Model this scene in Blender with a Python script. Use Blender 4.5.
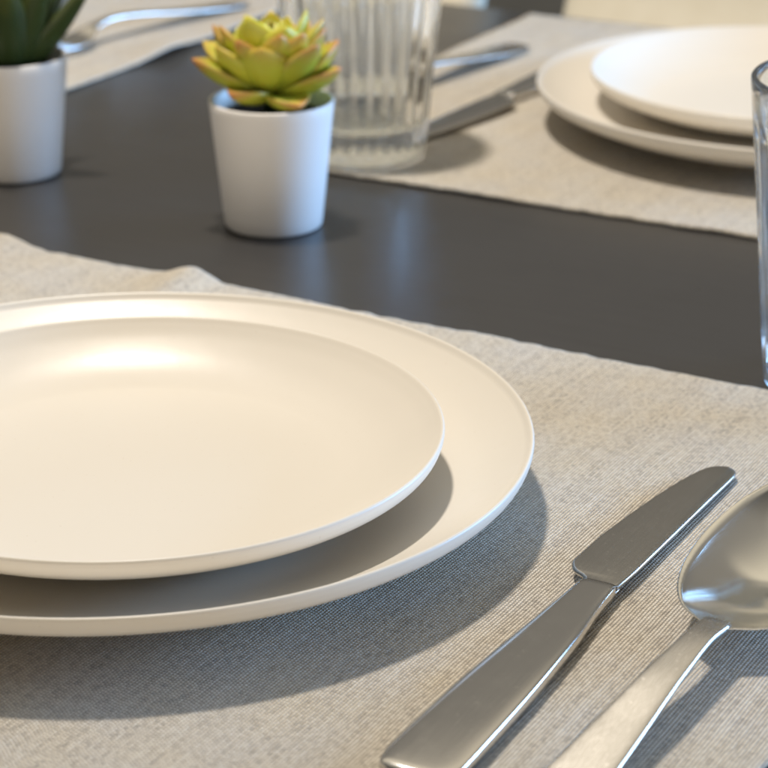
import bpy, bmesh, math, random
from mathutils import Vector, Matrix, noise
R = math.radians
S = bpy.context.scene
C = S.collection
for o in list(bpy.data.objects): bpy.data.objects.remove(o)

# ------------------------------------------------------------------ camera
cd = bpy.data.cameras.new('camera'); cam = bpy.data.objects.new('camera', cd); C.objects.link(cam)
cam.location = (0, 0, 0.29815); cam.rotation_euler = (R(90 - 21.576), 0, 0)
cd.sensor_width = 36; cd.lens = 105.25; cd.clip_start = 0.01; cd.clip_end = 60
cd.dof.use_dof = True; cd.dof.focus_distance = 0.665; cd.dof.aperture_fstop = 17.5; cd.dof.aperture_blades = 9
S.camera = cam

# ------------------------------------------------------------------ light: dim warm room, pendant bulb over the table, cool window at right
w = bpy.data.worlds.new('World'); S.world = w; w.use_nodes = True
nt = w.node_tree; bg = nt.nodes['Background']
tc = nt.nodes.new('ShaderNodeTexCoord'); sx = nt.nodes.new('ShaderNodeSeparateXYZ'); rp = nt.nodes.new('ShaderNodeValToRGB')
mp = nt.nodes.new('ShaderNodeMapRange'); mp.inputs[1].default_value = -1; mp.inputs[2].default_value = 1
nt.links.new(tc.outputs['Generated'], sx.inputs[0]); nt.links.new(sx.outputs['Z'], mp.inputs[0]); nt.links.new(mp.outputs[0], rp.inputs[0])
e = rp.color_ramp.elements            # Z of the direction: dim floor, walls, brighter ceiling
e[0].position = 0.40; e[0].color = (.05, .047, .044, 1)
e[1].position = 1.0; e[1].color = (.34, .315, .27, 1)
for p, c in ((.52, (.09, .086, .08, 1)), (.67, (.23, .212, .182, 1)), (.80, (.27, .25, .215, 1))):
    k = e.new(p); k.color = c
ng = nt.nodes.new('ShaderNodeMapRange'); ng.interpolation_type = 'SMOOTHSTEP'      # low warm glow behind the camera, added as front fill
ng.inputs[1].default_value = .05; ng.inputs[2].default_value = -.75
nt.links.new(sx.outputs['Y'], ng.inputs[0])
ab = nt.nodes.new('ShaderNodeMath'); ab.operation = 'ABSOLUTE'; nt.links.new(sx.outputs['Z'], ab.inputs[0])
bz = nt.nodes.new('ShaderNodeMapRange'); bz.interpolation_type = 'SMOOTHSTEP'; bz.inputs[1].default_value = .15; bz.inputs[2].default_value = .05
nt.links.new(ab.outputs[0], bz.inputs[0])
ml = nt.nodes.new('ShaderNodeMath'); ml.operation = 'MULTIPLY'; nt.links.new(ng.outputs[0], ml.inputs[0]); nt.links.new(bz.outputs[0], ml.inputs[1])
mx = nt.nodes.new('ShaderNodeMix'); mx.data_type = 'RGBA'; nt.links.new(ml.outputs[0], mx.inputs[0])
fb_ = nt.nodes.new('ShaderNodeMapRange'); fb_.interpolation_type = 'SMOOTHSTEP'; fb_.inputs[1].default_value = -.35; fb_.inputs[2].default_value = .35; fb_.inputs[3].default_value = .22
nt.links.new(sx.outputs['Y'], fb_.inputs[0])
sc_ = nt.nodes.new('ShaderNodeVectorMath'); sc_.operation = 'SCALE'; nt.links.new(rp.outputs[0], sc_.inputs[0]); nt.links.new(fb_.outputs[0], sc_.inputs['Scale'])
nt.links.new(sc_.outputs[0], mx.inputs[6]); mx.inputs[7].default_value = (3.6, 3.15, 2.6, 1)
def band(sock, *io):                     # product of smooth steps of one direction component
    out = None
    for a, b in io:
        k = nt.nodes.new('ShaderNodeMapRange'); k.interpolation_type = 'SMOOTHSTEP'; k.inputs[1].default_value = a; k.inputs[2].default_value = b
        nt.links.new(sock, k.inputs[0])
        if out is None: out = k.outputs[0]
        else:
            q = nt.nodes.new('ShaderNodeMath'); q.operation = 'MULTIPLY'; nt.links.new(out, q.inputs[0]); nt.links.new(k.outputs[0], q.inputs[1]); out = q.outputs[0]
    return out
gl = nt.nodes.new('ShaderNodeMath'); gl.operation = 'MULTIPLY'       # glow added high on the far side, for the spoon handle to reflect
nt.links.new(band(sx.outputs['Y'], (.30, .72)), gl.inputs[0]); nt.links.new(band(sx.outputs['Z'], (.52, .68), (.88, .76)), gl.inputs[1])
mg = nt.nodes.new('ShaderNodeMix'); mg.data_type = 'RGBA'; nt.links.new(gl.outputs[0], mg.inputs[0])
nt.links.new(mx.outputs[2], mg.inputs[6]); mg.inputs[7].default_value = (.80, .71, .55, 1)
cp = nt.nodes.new('ShaderNodeMath'); cp.operation = 'MULTIPLY'       # ceiling glow overhead, added to brighten the reflection in the spoon bowl
nt.links.new(band(sx.outputs['Z'], (.72, .92)), cp.inputs[0]); nt.links.new(band(sx.outputs['Y'], (-.80, -.35)), cp.inputs[1])
mc = nt.nodes.new('ShaderNodeMix'); mc.data_type = 'RGBA'; nt.links.new(cp.outputs[0], mc.inputs[0])
nt.links.new(mg.outputs[2], mc.inputs[6]); mc.inputs[7].default_value = (.50, .46, .375, 1)
nt.links.new(mc.outputs[2], bg.inputs[0]); bg.inputs[1].default_value = 1.0

def lamp(name, kind, loc, power, col, **kw):
    d = bpy.data.lights.new(name, kind); d.energy = power; d.color = col
    for k, v in kw.items(): setattr(d, k, v)
    o = bpy.data.objects.new(name, d); C.objects.link(o); o.location = loc
    return o
lamp('pendant_light', 'POINT', (-.125, .975, .95), 39.5, (1, .915, .815), shadow_soft_size=.038)
wl = lamp('window_light', 'AREA', (2.2, 1.34, .36), 80, (.30, .565, 1.0), shape='RECTANGLE', size=1.1, size_y=.62)
wl.rotation_euler = (Vector((-.05, .95, .05)) - wl.location).to_track_quat('-Z', 'Y').to_euler()

S.view_settings.view_transform = 'Standard'; S.view_settings.look = 'None'
S.view_settings.exposure = 0; S.view_settings.gamma = 1
S.cycles.use_denoising = True
S.cycles.max_bounces = 14; S.cycles.transmission_bounces = 14; S.cycles.glossy_bounces = 6
S.cycles.caustics_refractive = True; S.cycles.caustics_reflective = True; S.cycles.blur_glossy = 0.6
S.cycles.sample_clamp_indirect = 6

# ------------------------------------------------------------------ table axes: u along the table, v across it (cm)
def UV(u, v, z=0.0): return Vector(((.88 * u + .475 * v) * .01, (-.475 * u + .88 * v) * .01, z))
ROT = math.atan2(-.475, .88)

# ------------------------------------------------------------------ node helper
class N:
    def __init__(s, name):
        s.m = bpy.data.materials.new(name); s.m.use_nodes = True; s.t = s.m.node_tree
        s.b = s.t.nodes['Principled BSDF']
    def n(s, kind, **kw):
        x = s.t.nodes.new('ShaderNode' + kind)
        for k, v in kw.items(): setattr(x, k, v)
        return x
    def put(s, sock, v):
        if isinstance(v, bpy.types.NodeSocket): s.t.links.new(v, sock)
        elif v is not None: sock.default_value = v
    def math(s, op, a, b=None, c=None):
        x = s.n('Math', operation=op)
        for i, v in enumerate((a, b, c)): s.put(x.inputs[i], v)
        return x.outputs[0]
    def noise(s, vec, scale, detail=2, rough=.5):
        x = s.n('TexNoise'); s.put(x.inputs['Vector'], vec); x.inputs['Scale'].default_value = scale
        x.inputs['Detail'].default_value = detail; x.inputs['Roughness'].default_value = rough
        return x.outputs['Fac']
    def comb(s, x, y, z=0.0):
        c = s.n('CombineXYZ')
        for i, v in enumerate((x, y, z)): s.put(c.inputs[i], v)
        return c.outputs[0]
    def ramp(s, f, stops, interp='LINEAR'):
        x = s.n('ValToRGB'); x.color_ramp.interpolation = interp; el = x.color_ramp.elements
        while len(el) < len(stops): el.new(.5)
        for k, (p, c) in zip(el, stops): k.position = p; k.color = (*c, 1)
        s.put(x.inputs[0], f); return x.outputs[0]
    def mix(s, f, a, b, bt='MIX'):
        x = s.n('Mix', data_type='RGBA', blend_type=bt)
        s.put(x.inputs[0], f)
        for i, v in ((6, a), (7, b)):
            s.put(x.inputs[i], (*v, 1) if isinstance(v, tuple) else v)
        return x.outputs[2]
    def bump(s, h, strength, dist):
        x = s.n('Bump'); x.inputs['Strength'].default_value = strength; x.inputs['Distance'].default_value = dist
        s.put(x.inputs['Height'], h); s.put(s.b.inputs['Normal'], x.outputs[0])
    def obj(s): return s.n('TexCoord').outputs['Object']
    def set(s, **kw):
        for k, v in kw.items():
            k = k.replace('_', ' ')
            s.put(s.b.inputs[k], (*v, 1) if isinstance(v, tuple) and len(v) == 3 else v)
        return s.m

def mat_ceramic():
    a = N('cream_stoneware'); o = a.obj()
    f = a.noise(o, 9, 3); g = a.noise(o, 260, 2)
    col = a.mix(f, (.715, .665, .58), (.75, .705, .625))
    sp = a.ramp(a.noise(o, 900, 1), [(.0, (0, 0, 0)), (.73, (0, 0, 0)), (.80, (1, 1, 1))])
    col = a.mix(a.math('MULTIPLY', sp, .25), col, (.55, .46, .34))
    a.bump(a.noise(o, 55, 3), .06, .002)
    return a.set(Base_Color=col, Roughness=a.math('MULTIPLY_ADD', g, .08, .29), Specular_IOR_Level=.31)

def mat_weave(name, sx_, tint):
    a = N(name); o = a.obj(); s = a.n('SeparateXYZ'); a.put(s.inputs[0], o)
    X, Y = s.outputs[0], s.outputs[1]
    wob = a.noise(a.comb(a.math('MULTIPLY', X, 30), a.math('MULTIPLY', Y, 45)), 1, 3)
    wob2 = a.noise(a.comb(a.math('MULTIPLY', X, 45), a.math('MULTIPLY', Y, 30), 7.0), 1, 3)
    u = a.math('ADD', a.math('MULTIPLY', X, 1 / sx_), a.math('MULTIPLY', wob, .9))
    v0 = a.math('ADD', a.math('MULTIPLY', Y, 1 / (sx_ * 1.15)), a.math('MULTIPLY', wob2, .9))
    iu = a.math('FLOOR', u); fu = a.math('SUBTRACT', a.math('FRACT', u), .5)
    wr_ = a.n('TexWhiteNoise', noise_dimensions='1D'); a.put(wr_.inputs['W'], a.math('ADD', iu, 31.3)); r2_ = wr_.outputs[0]
    v = a.math('ADD', v0, a.math('MULTIPLY_ADD', r2_, .7, a.math('MULTIPLY', a.math('MODULO', iu, 2.0), .5)))
    iv = a.math('FLOOR', v); fv = a.math('SUBTRACT', a.math('FRACT', v), .5)
    hu = a.math('COSINE', a.math('MULTIPLY', fu, math.pi)); hv = a.math('COSINE', a.math('MULTIPLY', fv, math.pi))
    h = a.math('MULTIPLY', hu, a.math('MULTIPLY_ADD', hv, .68, .32))
    wn = a.n('TexWhiteNoise', noise_dimensions='2D'); a.put(wn.inputs['Vector'], a.comb(iu, iv)); r1 = wn.outputs[0]
    wr = a.n('TexWhiteNoise', noise_dimensions='1D'); a.put(wr.inputs['W'], iu); r2 = wr.outputs[0]
    sl = a.noise(a.comb(a.math('MULTIPLY', iu, 13.37), a.math('MULTIPLY', Y, 160)), 1, 2)       # slubs running along a yarn
    cr = a.noise(a.comb(a.math('MULTIPLY', X, 60), a.math('MULTIPLY', a.math('FLOOR', v0), 1.7), 3.0), 1, 2)  # slubs of the cross yarns
    val = a.math('ADD', a.math('MULTIPLY', r1, .34), a.math('ADD', a.math('MULTIPLY', r2, .24), a.math('ADD', a.math('MULTIPLY', sl, .30), a.math('MULTIPLY', cr, .06))))
    col = a.ramp(val, [(.10, (.48, .45, .41)), (.28, (.74, .68, .595)), (.48, (.87, .81, .715)), (.76, (.94, .905, .835))])
    warm = a.ramp(a.noise(o, 38, 3), [(.36, (.98, .99, 1.01)), (.68, (1.03, .99, .90))])
    col = a.mix(.75, col, warm, 'MULTIPLY')
    weft_shade = a.mix(r1, (.30, .28, .255), (.58, .53, .46))  # cross yarn colour, darkened to paint in the shade between yarns
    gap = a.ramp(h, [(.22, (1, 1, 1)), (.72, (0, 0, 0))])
    col = a.mix(a.math('MULTIPLY', gap, .64), col, weft_shade)
    col = a.mix(1.0, col, tint, 'MULTIPLY')
    fz = a.noise(o, 2600, 2)
    a.bump(a.math('ADD', h, a.math('MULTIPLY', fz, .35)), 1.0, .00075)
    return a.set(Base_Color=col, Roughness=.92, Specular_IOR_Level=.15, Sheen_Weight=.12)

def mat_table():
    a = N('dark_brown_wood'); o = a.obj(); s = a.n('SeparateXYZ'); a.put(s.inputs[0], o)
    g = a.noise(a.comb(a.math('MULTIPLY', s.outputs[0], 14), a.math('MULTIPLY', s.outputs[1], 240)), 1, 4, .6)
    b = a.noise(a.comb(a.math('MULTIPLY', s.outputs[0], 3), a.math('MULTIPLY', s.outputs[1], 18)), 1, 3)
    col = a.mix(g, (.022, .021, .020), (.040, .038, .0355)); col = a.mix(a.math('MULTIPLY', b, .5), col, (.036, .033, .030))
    a.bump(g, .10, .0006)
    return a.set(Base_Color=col, Roughness=a.math('MULTIPLY_ADD', a.noise(o, 40, 3), .10, .25), Specular_IOR_Level=.72)

def mat_steel(name, rough, col=(.62, .60, .57)):
    a = N(name); o = a.obj(); s = a.n('SeparateXYZ'); a.put(s.inputs[0], o)
    st = a.noise(a.comb(a.math('MULTIPLY', s.outputs[0], 2500), a.math('MULTIPLY', s.outputs[1], 60), a.math('MULTIPLY', s.outputs[2], 2500)), 1, 2)
    sm = a.noise(o, 130, 4, .65)
    r = a.math('ADD', a.math('MULTIPLY_ADD', st, .09, rough - .05), a.math('MULTIPLY', a.ramp(sm, [(.5, (0, 0, 0)), (.75, (1, 1, 1))]), .03))
    a.bump(st, .03, .0002)
    dust = a.ramp(a.noise(o, 620, 1), [(.70, (0, 0, 0)), (.75, (1, 1, 1))])
    r = a.math('ADD', r, a.math('MULTIPLY', dust, .05))
    m = a.set(Base_Color=a.mix(a.math('MULTIPLY', dust, .12), col, (.75, .70, .62)), Metallic=1.0, Roughness=r)
    return m

def mat_glass():
    a = N('clear_glass'); m = a.set(Base_Color=(.985, .995, .985), Roughness=.0, IOR=1.48, Transmission_Weight=1.0)
    tr = a.n('BsdfTransparent'); tr.inputs[0].default_value = (.97, .985, .97, 1); mx = a.n('MixShader'); z_ = a.n('SeparateXYZ'); a.put(z_.inputs[0], a.obj())
    rr = a.math('SQRT', a.math('ADD', a.math('POWER', z_.outputs[0], 2.0), a.math('POWER', z_.outputs[1], 2.0)))
    k = a.math('MULTIPLY', a.math('LESS_THAN', z_.outputs[2], .0185), a.math('LESS_THAN', rr, .0288))
    a.put(mx.inputs[0], a.math('MULTIPLY_ADD', k, .58, .06))     # the flat base lets the lamp through to the cloth
    a.put(mx.inputs[1], a.b.outputs[0]); a.put(mx.inputs[2], tr.outputs[0]); a.put(a.t.nodes['Material Output'].inputs[0], mx.outputs[0])
    return m

def mat_simple(name, c1, c2, rough, scale=30, bump=0.0, bd=.001, **kw):
    a = N(name); o = a.obj(); f = a.noise(o, scale, 4, .6)
    if bump: a.bump(a.noise(o, scale * 3, 4, .6), bump, bd)
    return a.set(Base_Color=a.mix(a.ramp(f, [(.3, (0, 0, 0)), (.7, (1, 1, 1))]), c1, c2), Roughness=rough, **kw)

def mat_leaf(name, base, mid, tip, tip_at, sss=.1, pale=(.74, .73, .26)):
    a = N(name); at = a.n('Attribute', attribute_name='along'); o = a.obj()
    ed = a.n('Attribute', attribute_name='edge')
    lf = a.n('Attribute', attribute_name='leafid')
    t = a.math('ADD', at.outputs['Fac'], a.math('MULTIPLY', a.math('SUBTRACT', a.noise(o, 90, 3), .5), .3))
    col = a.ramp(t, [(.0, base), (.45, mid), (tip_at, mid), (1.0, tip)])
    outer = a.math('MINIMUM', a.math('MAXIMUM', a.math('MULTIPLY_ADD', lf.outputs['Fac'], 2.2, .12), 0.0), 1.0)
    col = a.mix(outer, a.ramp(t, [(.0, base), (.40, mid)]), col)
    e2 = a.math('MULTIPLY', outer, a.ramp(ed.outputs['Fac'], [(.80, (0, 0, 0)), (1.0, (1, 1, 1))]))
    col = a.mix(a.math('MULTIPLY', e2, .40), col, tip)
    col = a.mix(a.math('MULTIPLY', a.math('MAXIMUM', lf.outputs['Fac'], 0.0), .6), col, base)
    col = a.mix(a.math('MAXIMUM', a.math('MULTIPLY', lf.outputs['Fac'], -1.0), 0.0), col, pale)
    a.bump(a.noise(o, 300, 3), .15, .0006)
    return a.set(Base_Color=col, Roughness=.42, Subsurface_Weight=sss, Subsurface_Scale=.004)

M = dict(
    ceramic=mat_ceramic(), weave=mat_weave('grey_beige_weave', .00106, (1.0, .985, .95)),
    table=mat_table(), blade=mat_steel('brushed_blade_steel', .20, (.56, .545, .515)), steel=mat_steel('polished_steel', .13, (.68, .665, .64)), bowl=mat_steel('bowl_steel', .13, (.86, .845, .80)), satin=mat_steel('satin_steel', .27, (.64, .615, .57)), glass=mat_glass(),
    pot=mat_simple('matt_white_glaze', (.83, .81, .78), (.86, .84, .81), .45, 20, .05),
    soil=mat_simple('dark_soil', (.012, .010, .009), (.05, .04, .032), .95, 500, .9, .003),
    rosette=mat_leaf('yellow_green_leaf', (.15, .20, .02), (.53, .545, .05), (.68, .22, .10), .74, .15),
    aloe=mat_leaf('dark_green_leaf', (.022, .042, .016), (.045, .075, .016), (.19, .21, .035), .66, .05),
    chair=mat_simple('cream_upholstery', (.82, .755, .60), (.86, .80, .65), .8, 60, .2, .001),
    wood=mat_simple('dark_stained_legs', (.04, .03, .022), (.07, .05, .035), .5, 40, .05),
    floor=mat_simple('grey_floor', (.10, .10, .095), (.17, .165, .15), .5, 6, .05))

# ------------------------------------------------------------------ object helpers
def link(name, bm, m, parent=None, smooth=True, recalc=True):
    if recalc: bmesh.ops.recalc_face_normals(bm, faces=bm.faces)
    me = bpy.data.meshes.new(name); bm.to_mesh(me); bm.free()
    if smooth: me.polygons.foreach_set('use_smooth', [True] * len(me.polygons))
    me.materials.append(m); o = bpy.data.objects.new(name, me); C.objects.link(o)
    if parent: o.parent = parent
    return o
def tag(o, label=None, cat=None, group=None, kind=None):
    if label: o['label'] = label
    if cat: o['category'] = cat
    if group: o['group'] = group
    if kind: o['kind'] = kind
    return o
def thing(name, label, cat, loc, rz=0, group=None):
    o = bpy.data.objects.new(name, None); C.objects.link(o); o.empty_display_size = .03
    o.location = loc; o.rotation_euler = (0, 0, rz)
    return tag(o, label, cat, group)
def dup(root, loc, rz, label):
    r = root.copy(); C.objects.link(r); r.location = loc; r.rotation_euler = (0, 0, rz); r['label'] = label
    for ch in list(root.children):
        c = ch.copy(); C.objects.link(c); c.parent = r
        for g in list(ch.children):
            d = g.copy(); C.objects.link(d); d.parent = c
    return r
def spline(pts, n):
    """Catmull-Rom through 2D/3D points, n samples per span"""
    P = [Vector(p) for p in pts]; out = []
    for i in range(len(P) - 1):
        a, b, c, d = P[max(i - 1, 0)], P[i], P[i + 1], P[min(i + 2, len(P) - 1)]
        for k in range(n):
            t = k / n
            out.append(.5 * ((2 * b) + (c - a) * t + (2 * a - 5 * b + 4 * c - d) * t * t + (3 * b - a - 3 * c + d) * t ** 3))
    out.append(P[-1]); return out
def lathe(prof, seg=128, rad=None, close=True):
    """prof: (r, z) list; rad(r, z, ang, i) may modulate the radius. close joins the last ring to the first."""
    bm = bmesh.new(); rings = []
    for i, (r, z) in enumerate(prof):
        if r < 1e-6: rings.append([bm.verts.new((0, 0, z))]); continue
        ring = []
        for k in range(seg):
            a = 2 * math.pi * k / seg; rr = rad(r, z, a, i) if rad else r
            ring.append(bm.verts.new((rr * math.cos(a), rr * math.sin(a), z)))
        rings.append(ring)
    pairs = list(zip(rings, rings[1:]))
    if close and len(rings[0]) > 1: pairs.append((rings[-1], rings[0]))
    for A, B in pairs:
        for k in range(seg):
            j = (k + 1) % seg
            if len(A) == 1 and len(B) == 1: continue
            if len(A) == 1: bm.faces.new((A[0], B[k], B[j]))
            elif len(B) == 1: bm.faces.new((A[k], B[0], A[j]))
            else: bm.faces.new((A[k], B[k], B[j], A[j]))
    return bm
def loft(rings, bm=None, cap=True):
    bm = bm or bmesh.new(); V = [[bm.verts.new(p) for p in r] for r in rings]; n = len(V[0])
    for A, B in zip(V, V[1:]):
        for k in range(n): bm.faces.new((A[k], B[k], B[(k + 1) % n], A[(k + 1) % n]))
    if cap: bm.faces.new(V[0]); bm.faces.new(V[-1][::-1])
    return bm
def interp(tab, x):
    """smooth interpolation in a table of (x, value)"""
    if x <= tab[0][0]: return tab[0][1]
    if x >= tab[-1][0]: return tab[-1][1]
    for i in range(len(tab) - 1):
        if tab[i][0] <= x <= tab[i + 1][0]:
            x0, a = tab[i]; x1, b = tab[i + 1]; h = x1 - x0; t = (x - x0) / h
            def m(j):
                if j == 0 or j == len(tab) - 1:
                    k = 1 if j == 0 else j
                    return (tab[k][1] - tab[k - 1][1]) / (tab[k][0] - tab[k - 1][0])
                s0 = (tab[j][1] - tab[j - 1][1]) / (tab[j][0] - tab[j - 1][0]); s1 = (tab[j + 1][1] - tab[j][1]) / (tab[j + 1][0] - tab[j][0])
                return 0 if s0 * s1 <= 0 else 2 * s0 * s1 / (s0 + s1)
            m0, m1 = m(i) * h, m(i + 1) * h
            return (2 * t**3 - 3 * t**2 + 1) * a + (t**3 - 2 * t**2 + t) * m0 + (-2 * t**3 + 3 * t**2) * b + (t**3 - t**2) * m1
def box(bm, x0, x1, y0, y1, z0, z1, bev=0.0, seg=2):
    r = bmesh.ops.create_cube(bm, size=1); vs = r['verts']
    for v in vs: v.co = Vector(((x0 + x1) / 2 + v.co.x * (x1 - x0), (y0 + y1) / 2 + v.co.y * (y1 - y0), (z0 + z1) / 2 + v.co.z * (z1 - z0)))
    if bev:
        es = list({e for v in vs for e in v.link_edges})
        bmesh.ops.bevel(bm, geom=es, offset=bev, segments=seg, profile=.5, affect='EDGES')
    return bm

# ------------------------------------------------------------------ floor and table
fb = bmesh.new(); bmesh.ops.create_grid(fb, x_segments=2, y_segments=2, size=12)
fl = link('floor', fb, M['floor'], smooth=False); fl.location = (0, 3, -.74); tag(fl, kind='structure')

tab = thing('dining_table', 'dark brown wooden dining table top under the place settings', 'table', UV(-64, 80, -.74), ROT)
link('tabletop', box(bmesh.new(), -.76, .76, -.46, .46, .705, .74, .003), M['table'], tab)
for sx_ in (-1, 1):
    for sy_ in (-1, 1):
        link('leg', box(bmesh.new(), sx_ * .70 - .03, sx_ * .70 + .03, sy_ * .40 - .03, sy_ * .40 + .03, 0, .704, .004), M['table'], tab)

# ------------------------------------------------------------------ chairs beyond the table
def make_chair(loc, rz, label):
    t = thing('dining_chair', label, 'chair', loc, rz, 'cream dining chairs')
    bm = box(bmesh.new(), -.235, .235, -.40, .02, .40, .47, .025, 4); link('seat', bm, M['chair'], t)
    bm = bmesh.new(); rings = []
    for i in range(13):
        z = .45 + .32 * i / 12; y = -.02 + .16 * (i / 12); hw = .235
        th = .030; ring = []
        for k in range(24):
            a = 2 * math.pi * k / 24; c, s = math.cos(a), math.sin(a)
            ring.append((math.copysign(abs(c) ** .22, c) * hw, y + math.copysign(abs(s) ** .5, s) * th, z + (.0 if i < 12 else .01)))
        rings.append(ring)
    link('backrest', loft(rings, bm), M['chair'], t)
    for x in (-.2, .2):
        for y in (-.36, .0):
            link('leg', box(bmesh.new(), x - .018, x + .018, y - .018, y + .018, 0, .41, .004), M['wood'], t)
    return t
chair0 = make_chair(UV(-41.0, 137.5, -.74), ROT, 'cream upholstered chair behind the far place setting at top right')
dup(chair0, UV(-95.2, 137.5, -.74), ROT, 'cream chair at the top edge behind the ribbed glass, only its corner showing')

# ------------------------------------------------------------------ placemats
def make_mat(name, label, hx, hy, seed, loc, rz, bumps=()):
    """woven mat, local x along the table; bumps: (x, y, half width x, half width y, height)"""
    nx, ny = 240, 190; th = .0013
    bm = bmesh.new(); top = []; bot = []
    def edge(a, b): return .0014 * noise.noise((a * 150, seed + b, 0)) + .0008 * noise.noise((a * 24, seed + b, 5))
    for j in range(ny + 1):
        rt = []; rb = []
        for i in range(nx + 1):
            fx = -1 + 2 * i / nx; fy = -1 + 2 * j / ny
            x = fx * hx + (fx ** 9) * edge(fy * hy, 10 * (fx > 0)); y = fy * hy + (fy ** 9) * edge(fx * hx, 20 + 10 * (fy > 0))
            z = .0003 * (1 + noise.noise((x * 18, y * 18, seed))) * .6
            dd = min(hx - abs(x), hy - abs(y)); ed = math.exp(-max(dd, 0) / .02)
            z += ed * .0008 * max(0, noise.noise((x * 26, y * 26, seed + 3)) + .15)
            for bx, by, wx, wy, h in bumps:
                q = ((x - bx) / wx) ** 2 + ((y - by) / wy) ** 2
                if q < 9: z += h * math.exp(-q)
            rt.append(bm.verts.new((x, y, z + th + .0003))); rb.append(bm.verts.new((x, y, z + .0003)))
        top.append(rt); bot.append(rb)
    for j in range(ny):
        for i in range(nx):
            bm.faces.new((top[j][i], top[j][i+1], top[j+1][i+1], top[j+1][i])); bm.faces.new((bot[j][i], bot[j+1][i], bot[j+1][i+1], bot[j][i+1]))
    for i in range(nx):
        bm.faces.new((bot[0][i], bot[0][i+1], top[0][i+1], top[0][i])); bm.faces.new((bot[ny][i+1], bot[ny][i], top[ny][i], top[ny][i+1]))
    for j in range(ny):
        bm.faces.new((bot[j+1][0], bot[j][0], top[j][0], top[j+1][0])); bm.faces.new((bot[j][nx], bot[j+1][nx], top[j+1][nx], top[j][nx]))
    rn = random.Random(int(seed * 10))            # short loose yarn ends along the cut edges
    for k in range(620):
        side = rn.random(); f = rn.uniform(-1, 1); l = rn.uniform(.0008, .0030) * (1.6 if rn.random() < .06 else 1)
        if side < .5: i = int((f + 1) / 2 * nx); b = top[ny if side < .25 else 0][i].co; d = Vector((rn.uniform(-.5, .5), 1 if side < .25 else -1, rn.uniform(-.25, .3)))
        else: j = int((f + 1) / 2 * ny); b = top[j][nx if side < .75 else 0].co; d = Vector((1 if side < .75 else -1, rn.uniform(-.5, .5), rn.uniform(-.25, .3)))
        b = b - Vector((0, 0, rn.uniform(.0002, .0011))) - d * .0006; e_ = b + d * l; e_.z = max(e_.z, .0004); r_ = rn.uniform(.00011, .00020)
        q = Vector((-d.y, d.x, 0)).normalized() * r_; u_ = Vector((0, 0, r_))
        A = [bm.verts.new(b + w_) for w_ in (q, u_, -q)]; t_ = bm.verts.new(e_)
        for k2 in range(3): bm.faces.new((A[k2], A[(k2 + 1) % 3], t_))
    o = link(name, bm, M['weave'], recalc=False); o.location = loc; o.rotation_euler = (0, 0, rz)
    return tag(o, label, 'placemat', 'woven grey beige placemats')
make_mat('placemat', 'grey beige woven placemat in the foreground under the near plates and knife', .2185, .180, 1, UV(-36.5, 54.2), ROT - R(1.2),
         bumps=[(-.118, .178, .011, .030, .0052), (-.214, .176, .012, .012, .0045)])
make_mat('placemat', 'beige woven placemat under the far plates and ribbed glass', .217, .180, 2.3, UV(-35.4, 106.8), ROT)
make_mat('placemat', 'beige woven placemat at top left under the blurred fork', .217, .180, 4.1, UV(-92.8, 106.8), ROT,
         bumps=[(.213, -.01, .012, .025, .0030), (.213, .09, .012, .03, .0015)])
MATZ = .0021

# ------------------------------------------------------------------ plates
def plate_profile(Rr, H, rf, fl_):
    """coupe plate: flat floor at height fl_ out to rf, evenly curved wall up to the rim at Rr, H; foot ring below"""
    wall = [(.12, .012), (.25, .0625), (.42, .176), (.60, .36), (.80, .64)]
    inner = spline([(0, fl_), (rf * .5, fl_), (rf * .9, fl_), (rf, fl_ + .00003)] + [(rf + (Rr - rf) * a, fl_ + (H - fl_) * b) for a, b in wall] + [(Rr - .0028, H - .0021)], 6)
    lip = [(Rr - .0020, H - .0013), (Rr - .0014, H - .0006), (Rr - .0009, H - .0002), (Rr - .0004, H - .0003), (Rr - .0001, H - .0007), (Rr, H - .0012)]
    u = fl_ - .0036
    outer = spline([(Rr, H - .0012), (Rr - .0003, H - .0030), (Rr - .0018, H - .0057), (Rr - .0060, H - .0085), (Rr - .013, H - .0117), (Rr - .024, u + .0030), (rf - .002, u + .0004), (rf - .008, u)], 5)
    foot = [(rf - .0095, .0006), (rf - .0103, 0), (rf - .0128, 0), (rf - .0136, .0006), (rf - .0155, u - .0004), (0, u)]
    return [tuple(p) for p in inner] + lip + [tuple(p) for p in outer[1:]] + foot
def make_plate(name, label, cat, Rr, H, rf, fl_, group):
    o = link(name, lathe(plate_profile(Rr, H, rf, fl_), 160, close=False), M['ceramic']); return tag(o, label, cat, group)
big = make_plate('dinner_plate', 'large cream dinner plate in the foreground, under the smaller one', 'plate', .130, .0236, .089, .0086, 'cream dinner plates')
small = make_plate('side_plate', 'smaller cream plate stacked on the foreground dinner plate', 'plate', .0983, .0201, .0640, .0048, 'cream side plates')
def put(o, loc, label=None):
    if label: o = o.copy(); C.objects.link(o); o['label'] = label
    o.location = loc; return o
put(big, (-.0828, .6524, MATZ)); put(small, (-.0794, .6438, MATZ + .0087))
put(big, (.2067, 1.0998, MATZ), 'large cream dinner plate at the back right on the far placemat'); put(small, (.2019, 1.1042, MATZ + .0087), 'smaller pale plate stacked on the far dinner plate at top right')
lp = UV(-95.2, 108.6, MATZ)
put(big, lp, 'cream dinner plate cut off by the top left corner, casting a shadow on its placemat')

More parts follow.
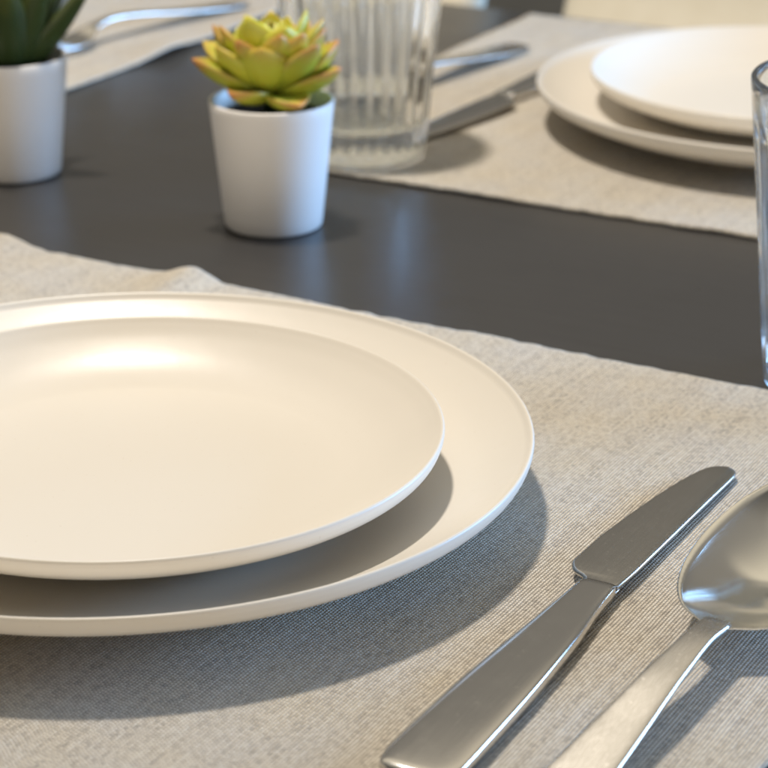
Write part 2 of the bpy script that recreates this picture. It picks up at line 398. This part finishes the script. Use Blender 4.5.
# ------------------------------------------------------------------ cutlery; local y runs from handle end (0) to tip, x to the right seen from the diner
def se_ring(y, x0, x1, zb, zt, n=28, p=.42, q=.55):
    cx, hw, cz, hh = (x0 + x1) / 2, (x1 - x0) / 2, (zb + zt) / 2, (zt - zb) / 2
    return [(cx + hw * math.copysign(abs(math.cos(a)) ** p, math.cos(a)), y, cz + hh * math.copysign(abs(math.sin(a)) ** q, math.sin(a))) for a in (2 * math.pi * k / n for k in range(n))]
def make_knife(loc, rz, label):
    t = thing('table_knife', label, 'knife', loc, rz, 'steel table knives')
    L = [(0, -.0060), (.0012, -.0086), (.004, -.0100), (.010, -.0107), (.045, -.0100), (.085, -.0078), (.110, -.0062), (.1225, -.0056)]
    Rg = [(0, .0060), (.0012, .0086), (.004, .0104), (.010, .0111), (.045, .0106), (.085, .0086), (.110, .0062), (.1225, .0056)]
    T = [(0, .0022), (.0015, .0034), (.012, .0044), (.030, .0052), (.06, .0056), (.11, .0050), (.1195, .0050), (.1216, .0046), (.1225, .0036)]
    rings = []
    for i in range(60):
        y = .1225 * i / 59
        th = interp(T, y); c = .0035
        rings.append(se_ring(y, interp(L, y), interp(Rg, y), c - th * .62, c + th * .42, 32, .5, .34))
    rings = [[(p[0], p[1] * .967, p[2]) for p in r] for r in rings]
    bm = loft(rings); link('handle', bm, M['steel'], t)
    # blade: thick spine on the right, cutting edge on the left, heel notch next to the handle
    y0 = .1232
    lb = [(y0, -.0050), (.1245, -.0052), (.1262, -.0068), (.1280, -.0100), (.1305, -.0121), (.134, -.0134), (.150, -.0132), (.165, -.0121), (.182, -.0104), (.197, -.0083), (.208, -.0061), (.2140, -.0041), (.2168, -.0018), (.2180, .0012)]
    rb = [(y0, .0052), (.126, .0056), (.14, .0062), (.19, .0064), (.2125, .0066), (.2155, .0060), (.2172, .0047), (.2180, .0030)]
    ys = [y0 + (.2180 - y0) * (i / 90) for i in range(91)] + [.1255, .1266, .1274, .1284, .1296, .2165, .2172, .2177]
    bm = bmesh.new(); rings = []
    for y in sorted(ys):
        xl, xr = interp(lb, y), interp(rb, y); c = .0036 - .0016 * (y - y0) / .095; ser = .00012 * math.sin(y * 2 * math.pi / .0016) if .140 < y < .212 else 0
        ht = .0010 - .0003 * (y - y0) / .095; bv = .0006
        rings.append([(xl, y, c - ht * .1), (xl + bv, y, c + ht * .92), (xl + bv * 2, y, c + ht), (xr - .0010, y, c + ht), (xr - .0003, y, c + ht * .75), (xr, y, c + ht * .2), (xr, y, c - ht * .2), (xr - .0003, y, c - ht * .75), (xr - .0010, y, c - ht), (xl + bv * 2, y, c - ht), (xl + bv, y, c - ht * .92), (xl, y, c - ht * .3)])
    rings = [[(p[0], .1181 + (p[1] - y0) * 1.0605, p[2]) for p in r] for r in rings]
    link('blade', loft(rings, bm), M['blade'], t)
    # raised collar between handle and blade
    cr = [se_ring(y, -.0054, .0058, .0035 - h, .0035 + h, 24, .5, .4) for y, h in ((.1216, .0004), (.1220, .0006), (.1236, .0006), (.1246, .0005), (.1252, .0004))]
    cr = [[(p[0], p[1] - .0052, p[2] - .0006) for p in r] for r in cr]
    link('bolster', loft(cr), M['steel'], t)
    return t
def make_spoon(loc, rz, label):
    t = thing('table_spoon', label, 'spoon', loc, rz, 'steel table spoons')
    HW = [(0, .0045), (.003, .0080), (.008, .0098), (.02, .0100), (.06, .0077), (.10, .0051), (.122, .0040), (.130, .0042)]
    ZC = [(0, .0022), (.03, .0040), (.07, .0082), (.100, .0118), (.118, .0128), (.130, .0119)]
    rings = []
    for i in range(70):
        y = .130 * i / 69; hw = interp(HW, y); zc = interp(ZC, y); th = .0013 + .0006 * max(0, (y - .06) / .07)
        rings.append(se_ring(y, -hw, hw, zc - th, zc + th * .6, 28, .55, .45))
    link('handle', loft(rings), M['satin'], t)
    # bowl: outer rim outline, concave inside
    y0, y1 = .1275, .2285
    W = [(0, .0040), (.012, .0044), (.03, .0070), (.06, .0115), (.11, .0158), (.19, .0198), (.31, .0229), (.46, .0243), (.64, .0230), (.80, .0184), (.90, .0124), (.96, .0082), (.99, .0040), (1, .0006)]
    Z = [(0, .0123), (.06, .0120), (.16, .0130), (.30, .0146), (.50, .0166), (.75, .0196), (1, .0232)]
    D = [(0, .0002), (.05, .0014), (.14, .0050), (.30, .0098), (.48, .0122), (.66, .0115), (.82, .0080), (.94, .0032), (1, .0002)]
    fr = [0, .008, .02, .035, .05] + [.075 + .025 * i for i in range(34)] + [.925, .94, .955, .967, .978, .986, .992, .997, 1]
    n = 22; rings = []
    for f in fr:
        y = y0 + (y1 - y0) * f; hw = interp(W, f); zr = interp(Z, f); d = interp(D, f); th = .0011; top = []; bot = []
        for k in range(n + 1):
            s_ = -1 + 2 * k / n; s_ = math.copysign(abs(s_) ** .85, s_); prof = (1 - s_ * s_) ** .85 if abs(s_) < 1 else 0
            top.append((s_ * hw * .975, y, zr - d * prof)); bot.append((s_ * hw, y, zr - d * prof - th * (.55 + .45 * prof)))
        rings.append(top + bot[::-1])
    link('bowl', loft(rings), M['bowl'], t)
    return t
def make_fork(loc, rz, label):
    t = thing('table_fork', label, 'fork', loc, rz)
    HW = [(0, .0045), (.003, .0075), (.008, .0090), (.02, .0092), (.06, .0068), (.10, .0042), (.122, .0034), (.135, .0045)]
    ZC = [(0, .0022), (.03, .0040), (.07, .0082), (.100, .0120), (.118, .0130), (.135, .0105)]
    rings = []
    for i in range(60):
        y = .135 * i / 59; hw = interp(HW, y); zc = interp(ZC, y)
        rings.append(se_ring(y, -hw, hw, zc - .0013, zc + .0008, 24, .55, .45))
    link('handle', loft(rings), M['satin'], t)
    W = [(.134, .0044), (.140, .0075), (.147, .0112), (.156, .0124)]
    Zf = [(.134, .0106), (.145, .0062), (.160, .0045), (.185, .0075), (.203, .0125)]
    rings = []
    for i in range(20):
        y = .134 + .022 * i / 19; hw = interp(W, y); zc = interp(Zf, y); rings.append(se_ring(y, -hw, hw, zc - .0009, zc + .0009, 24, .5, .5))
    head = link('head', loft(rings), M['steel'], t)
    for k in range(4):
        x = (-1.5 + k) * .0066; rings = []
        for i in range(18):
            y = .155 + .048 * i / 17; hw = .0022 * (1 - .45 * (i / 17) ** 2) * (.35 if i == 17 else 1); zc = interp(Zf, y)
            rings.append(se_ring(y, x - hw, x + hw, zc - .0008, zc + .0008, 14, .6, .6))
        link('tine', loft(rings), M['steel'], head)
    return t
KZ = MATZ
knife = make_knife(UV(-22.15, 42.3, KZ), ROT, 'steel table knife lying beside the near plates, blade tip up and to the right')
spoon = make_spoon(UV(-18.75, 39.15, KZ - .0005), ROT - R(4), 'steel spoon right of the near knife, its bowl cut by the right edge')
dup(knife, UV(-48.1, 115.95, KZ), ROT + math.pi - R(5), 'blurred steel knife left of the far plates, handle under their rim')
dup(spoon, UV(-53.7, 116.0, KZ - .0005), ROT + math.pi - R(4), 'blurred spoon behind the ribbed glass, only its bluish handle clear')
fa = R(53) - R(90)
make_fork((-.088, 1.392, KZ), fa + math.pi, 'blurred steel fork lying on the top left placemat')

# ------------------------------------------------------------------ ribbed glasses
def make_glass(label, loc, rz):
    NR = 30; H = .113
    def ro(z): return .0312 + .100 * z
    outer = [(0, .0022), (.020, .0020), (.026, .0006), (.0280, 0), (.0296, .0003), (.0310, .0016)]
    zs = [.0016 + (H - .0016) * (i / 60) for i in range(1, 60)]
    outer += [(ro(z), z) for z in zs]
    lip = [(ro(H) - .0003, H - .0008), (ro(H) - .0010, H), (ro(H) - .0020, H - .0002), (ro(H) - .0026, H - .0010)]
    inner = [(ro(z) - .0027, z) for z in reversed([.020 + (H - .022) * i / 30 for i in range(31)])]
    inner += [(ro(.02) - .0033, .0182), (ro(.02) - .0055, .0166), (ro(.02) - .010, .0156), (.012, .0152), (0, .0151)]
    no = len(outer)
    def rad(r, z, a, i):
        if i >= no or z < .004: return r
        k = min(1, (z - .004) / .008) * min(1, max(0, (H - .014 - z) / .008))
        return r - .0015 * k * (1 - abs(math.cos(a * NR / 2)))
    g = link('drinking_glass', lathe(outer + lip + inner, 240, rad, close=False), M['glass']); g.location = loc; g.rotation_euler = (0, 0, rz)
    return tag(g, label, 'glass', 'ribbed drinking glasses')
g1 = make_glass('clear ribbed drinking glass standing behind the yellow green succulent', (-.0115, 1.052, .0019), 0.1)
g2 = g1.copy(); C.objects.link(g2); g2['label'] = 'clear ribbed glass cut off by the right edge of the photo'; g2.location = (.1682, .752, .0004); g2.rotation_euler = (0, 0, .4)

# ------------------------------------------------------------------ potted succulents
def make_pot(parent):
    H = .0565; ri, ro_ = .0252, .0271
    prof = [(0, .001), (.019, .0008), (.0203, 0), (.0209, .0002), (.0214, .0010)] + [(.0215 + (ro_ - .0215) * i / 12, .0012 + (H - .0018) * i / 12) for i in range(1, 13)]
    prof += [(ro_ - .0002, H - .0002), (ro_ - .0008, H), (ro_ - .0014, H - .0002), (ro_ - .0018, H - .001), (ri - .0014, H - .012), (ri - .0040, .012), (0, .006)]
    link('pot', lathe(prof, 96, close=False), M['pot'], parent)
    bm = lathe([(0, H - .0065), (.006, H - .0063), (.013, H - .0068), (.020, H - .0072), (.0242, H - .0078), (.0238, H - .012), (0, H - .012)], 48, close=False)
    for v in bm.verts: v.co.z += .0009 * noise.noise(v.co * 300)
    link('soil', bm, M['soil'], parent)
    return H
def leaf(bm, lays, az, el0, el1, L, Wd, Th, base_r, z0, prof, lid, roll=0, n=14):
    """one fleshy leaf: starts base_r from the axis at height z0, pitch runs from el0 to el1 along it"""
    p = Vector((base_r, 0, z0)); rings = []; meta = []; m = 16
    for i in range(n + 1):
        t = i / n; el = el0 + (el1 - el0) * t; hw = max(interp(prof, t) * Wd / 2, .00012); th = Th * (max(interp(prof, t), .01)) ** .7 * (1 - .35 * t)
        d = Vector((math.cos(el), 0, math.sin(el))); up = Vector((-math.sin(el), 0, math.cos(el))); side = Vector((0, 1, 0))
        ring = []
        for k in range(m):
            a = 2 * math.pi * k / m; x = math.cos(a); z = math.sin(a)
            zz = (z * .45 if z > 0 else z * .95) * th + .30 * hw * x * x      # cupped on top, keeled below
            ring.append(p + side * (x * hw) + up * zz); meta.append((t, abs(x) * min(1, .4 + t), lid))
        rings.append(ring)
        if i < n: p = p + d * (L / n)
    q = Matrix.Rotation(az, 4, 'Z') @ Matrix.Translation((0, 0, 0))
    start = len(bm.verts)
    loft([[q @ v for v in r] for r in rings], bm)
    lays.extend(meta)
def leaves_object(bm, meta, m, parent, name):
    o = link(name, bm, m, parent); me = o.data
    for k, nm in enumerate(('along', 'edge', 'leafid')):
        at = me.attributes.new(nm, 'FLOAT', 'POINT'); at.data.foreach_set('value', [q[k] for q in meta])
    return o
s1 = thing('potted_succulent', 'yellow green rosette succulent in a small white pot in front of the glass', 'potted plant', (-.0485, .9450, .0004))
H = make_pot(s1); bm = bmesh.new(); meta = []; rnd = random.Random(11)
PR = [(0, .46), (.25, .76), (.48, .99), (.64, 1.0), (.79, .80), (.90, .46), (.965, .17), (1, .03)]
z0 = H + .0012
tiers = [  # azimuth degrees, pitch at base, pitch at tip, length, width
    [(190, 22, 26, .037, .023), (160, 32, 40, .036, .022), (236, 16, 16, .027, .021), (297, 2, 2, .027, .020), (-14, 22, 34, .037, .021), (20, 30, 46, .037, .021), (60, 22, 40, .033, .018), (100, 22, 42, .034, .018), (130, 20, 40, .034, .018)],
    [(212, 34, 50, .034, .023), (264, 34, 56, .032, .025), (324, 34, 52, .033, .023), (2, 36, 62, .034, .019), (45, 36, 60, .031, .018), (90, 38, 62, .031, .018), (135, 38, 60, .031, .018), (172, 36, 62, .033, .019)],
    [(188, 40, 60, .032, .018), (234, 38, 58, .031, .019), (280, 42, 62, .031, .018), (308, 40, 60, .031, .018), (350, 42, 62, .033, .018), (25, 44, 64, .032, .017), (65, 44, 64, .030, .017), (110, 44, 64, .030, .017), (150, 44, 62, .031, .017)],
    [(236, 50, 72, .030, .021), (292, 52, 74, .031, .021), (345, 54, 74, .032, .019), (40, 50, 78, .027, .016), (95, 50, 78, .026, .016), (150, 50, 78, .027, .016), (190, 50, 76, .028, .017)],
    [(265, 60, 92, .022, .014), (335, 62, 92, .022, .014), (45, 62, 90, .022, .013), (115, 62, 92, .021, .013), (190, 62, 92, .022, .014)],
    [(230, 74, 104, .019, .011), (350, 74, 104, .019, .011), (110, 74, 104, .019, .011)]]
for ti, tier in enumerate(tiers):
    for az, e0, e1, L, W in tier:
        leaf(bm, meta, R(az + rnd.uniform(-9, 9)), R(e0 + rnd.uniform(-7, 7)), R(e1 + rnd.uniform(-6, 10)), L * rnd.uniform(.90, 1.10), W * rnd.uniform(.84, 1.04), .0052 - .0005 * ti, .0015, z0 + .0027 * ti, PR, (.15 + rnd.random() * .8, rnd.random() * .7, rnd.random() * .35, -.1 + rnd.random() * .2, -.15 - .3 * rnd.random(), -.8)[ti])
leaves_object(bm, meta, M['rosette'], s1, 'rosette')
link('stem', lathe([(0, H - .009), (.0036, H - .009), (.0032, z0), (.0045, z0 + .007), (0, z0 + .009)], 16, close=False), M['aloe'], s1)

s2 = thing('potted_aloe', 'dark green spiky succulent in a white pot cut off by the left edge', 'potted plant', (-.1745, 1.027, .0004))
make_pot(s2); bm = bmesh.new(); meta = []
PA = [(0, .80), (.15, 1.0), (.4, .92), (.65, .68), (.85, .36), (.95, .14), (1, .03)]
for az, e0, e1, L, W in [(-12, 44, 56, .068, .019), (28, 56, 68, .072, .019), (-45, 62, 76, .070, .021), (-78, 52, 66, .060, .022), (60, 46, 66, .066, .018), (95, 60, 76, .07, .019), (130, 44, 62, .064, .019), (170, 55, 72, .068, .019),
                         (205, 46, 62, .062, .020), (240, 60, 74, .064, .021), (-8, 68, 78, .076, .018), (110, 74, 86, .072, .017), (225, 74, 86, .072, .017), (285, 68, 84, .066, .020), (318, 56, 68, .064, .020), (-28, 76, 84, .078, .018)]:
    leaf(bm, meta, R(az), R(e0), R(e1), L, W, .0075, .003, H - .008, PA, rnd.random() * .7, n=18)
leaves_object(bm, meta, M['aloe'], s2, 'leaves')
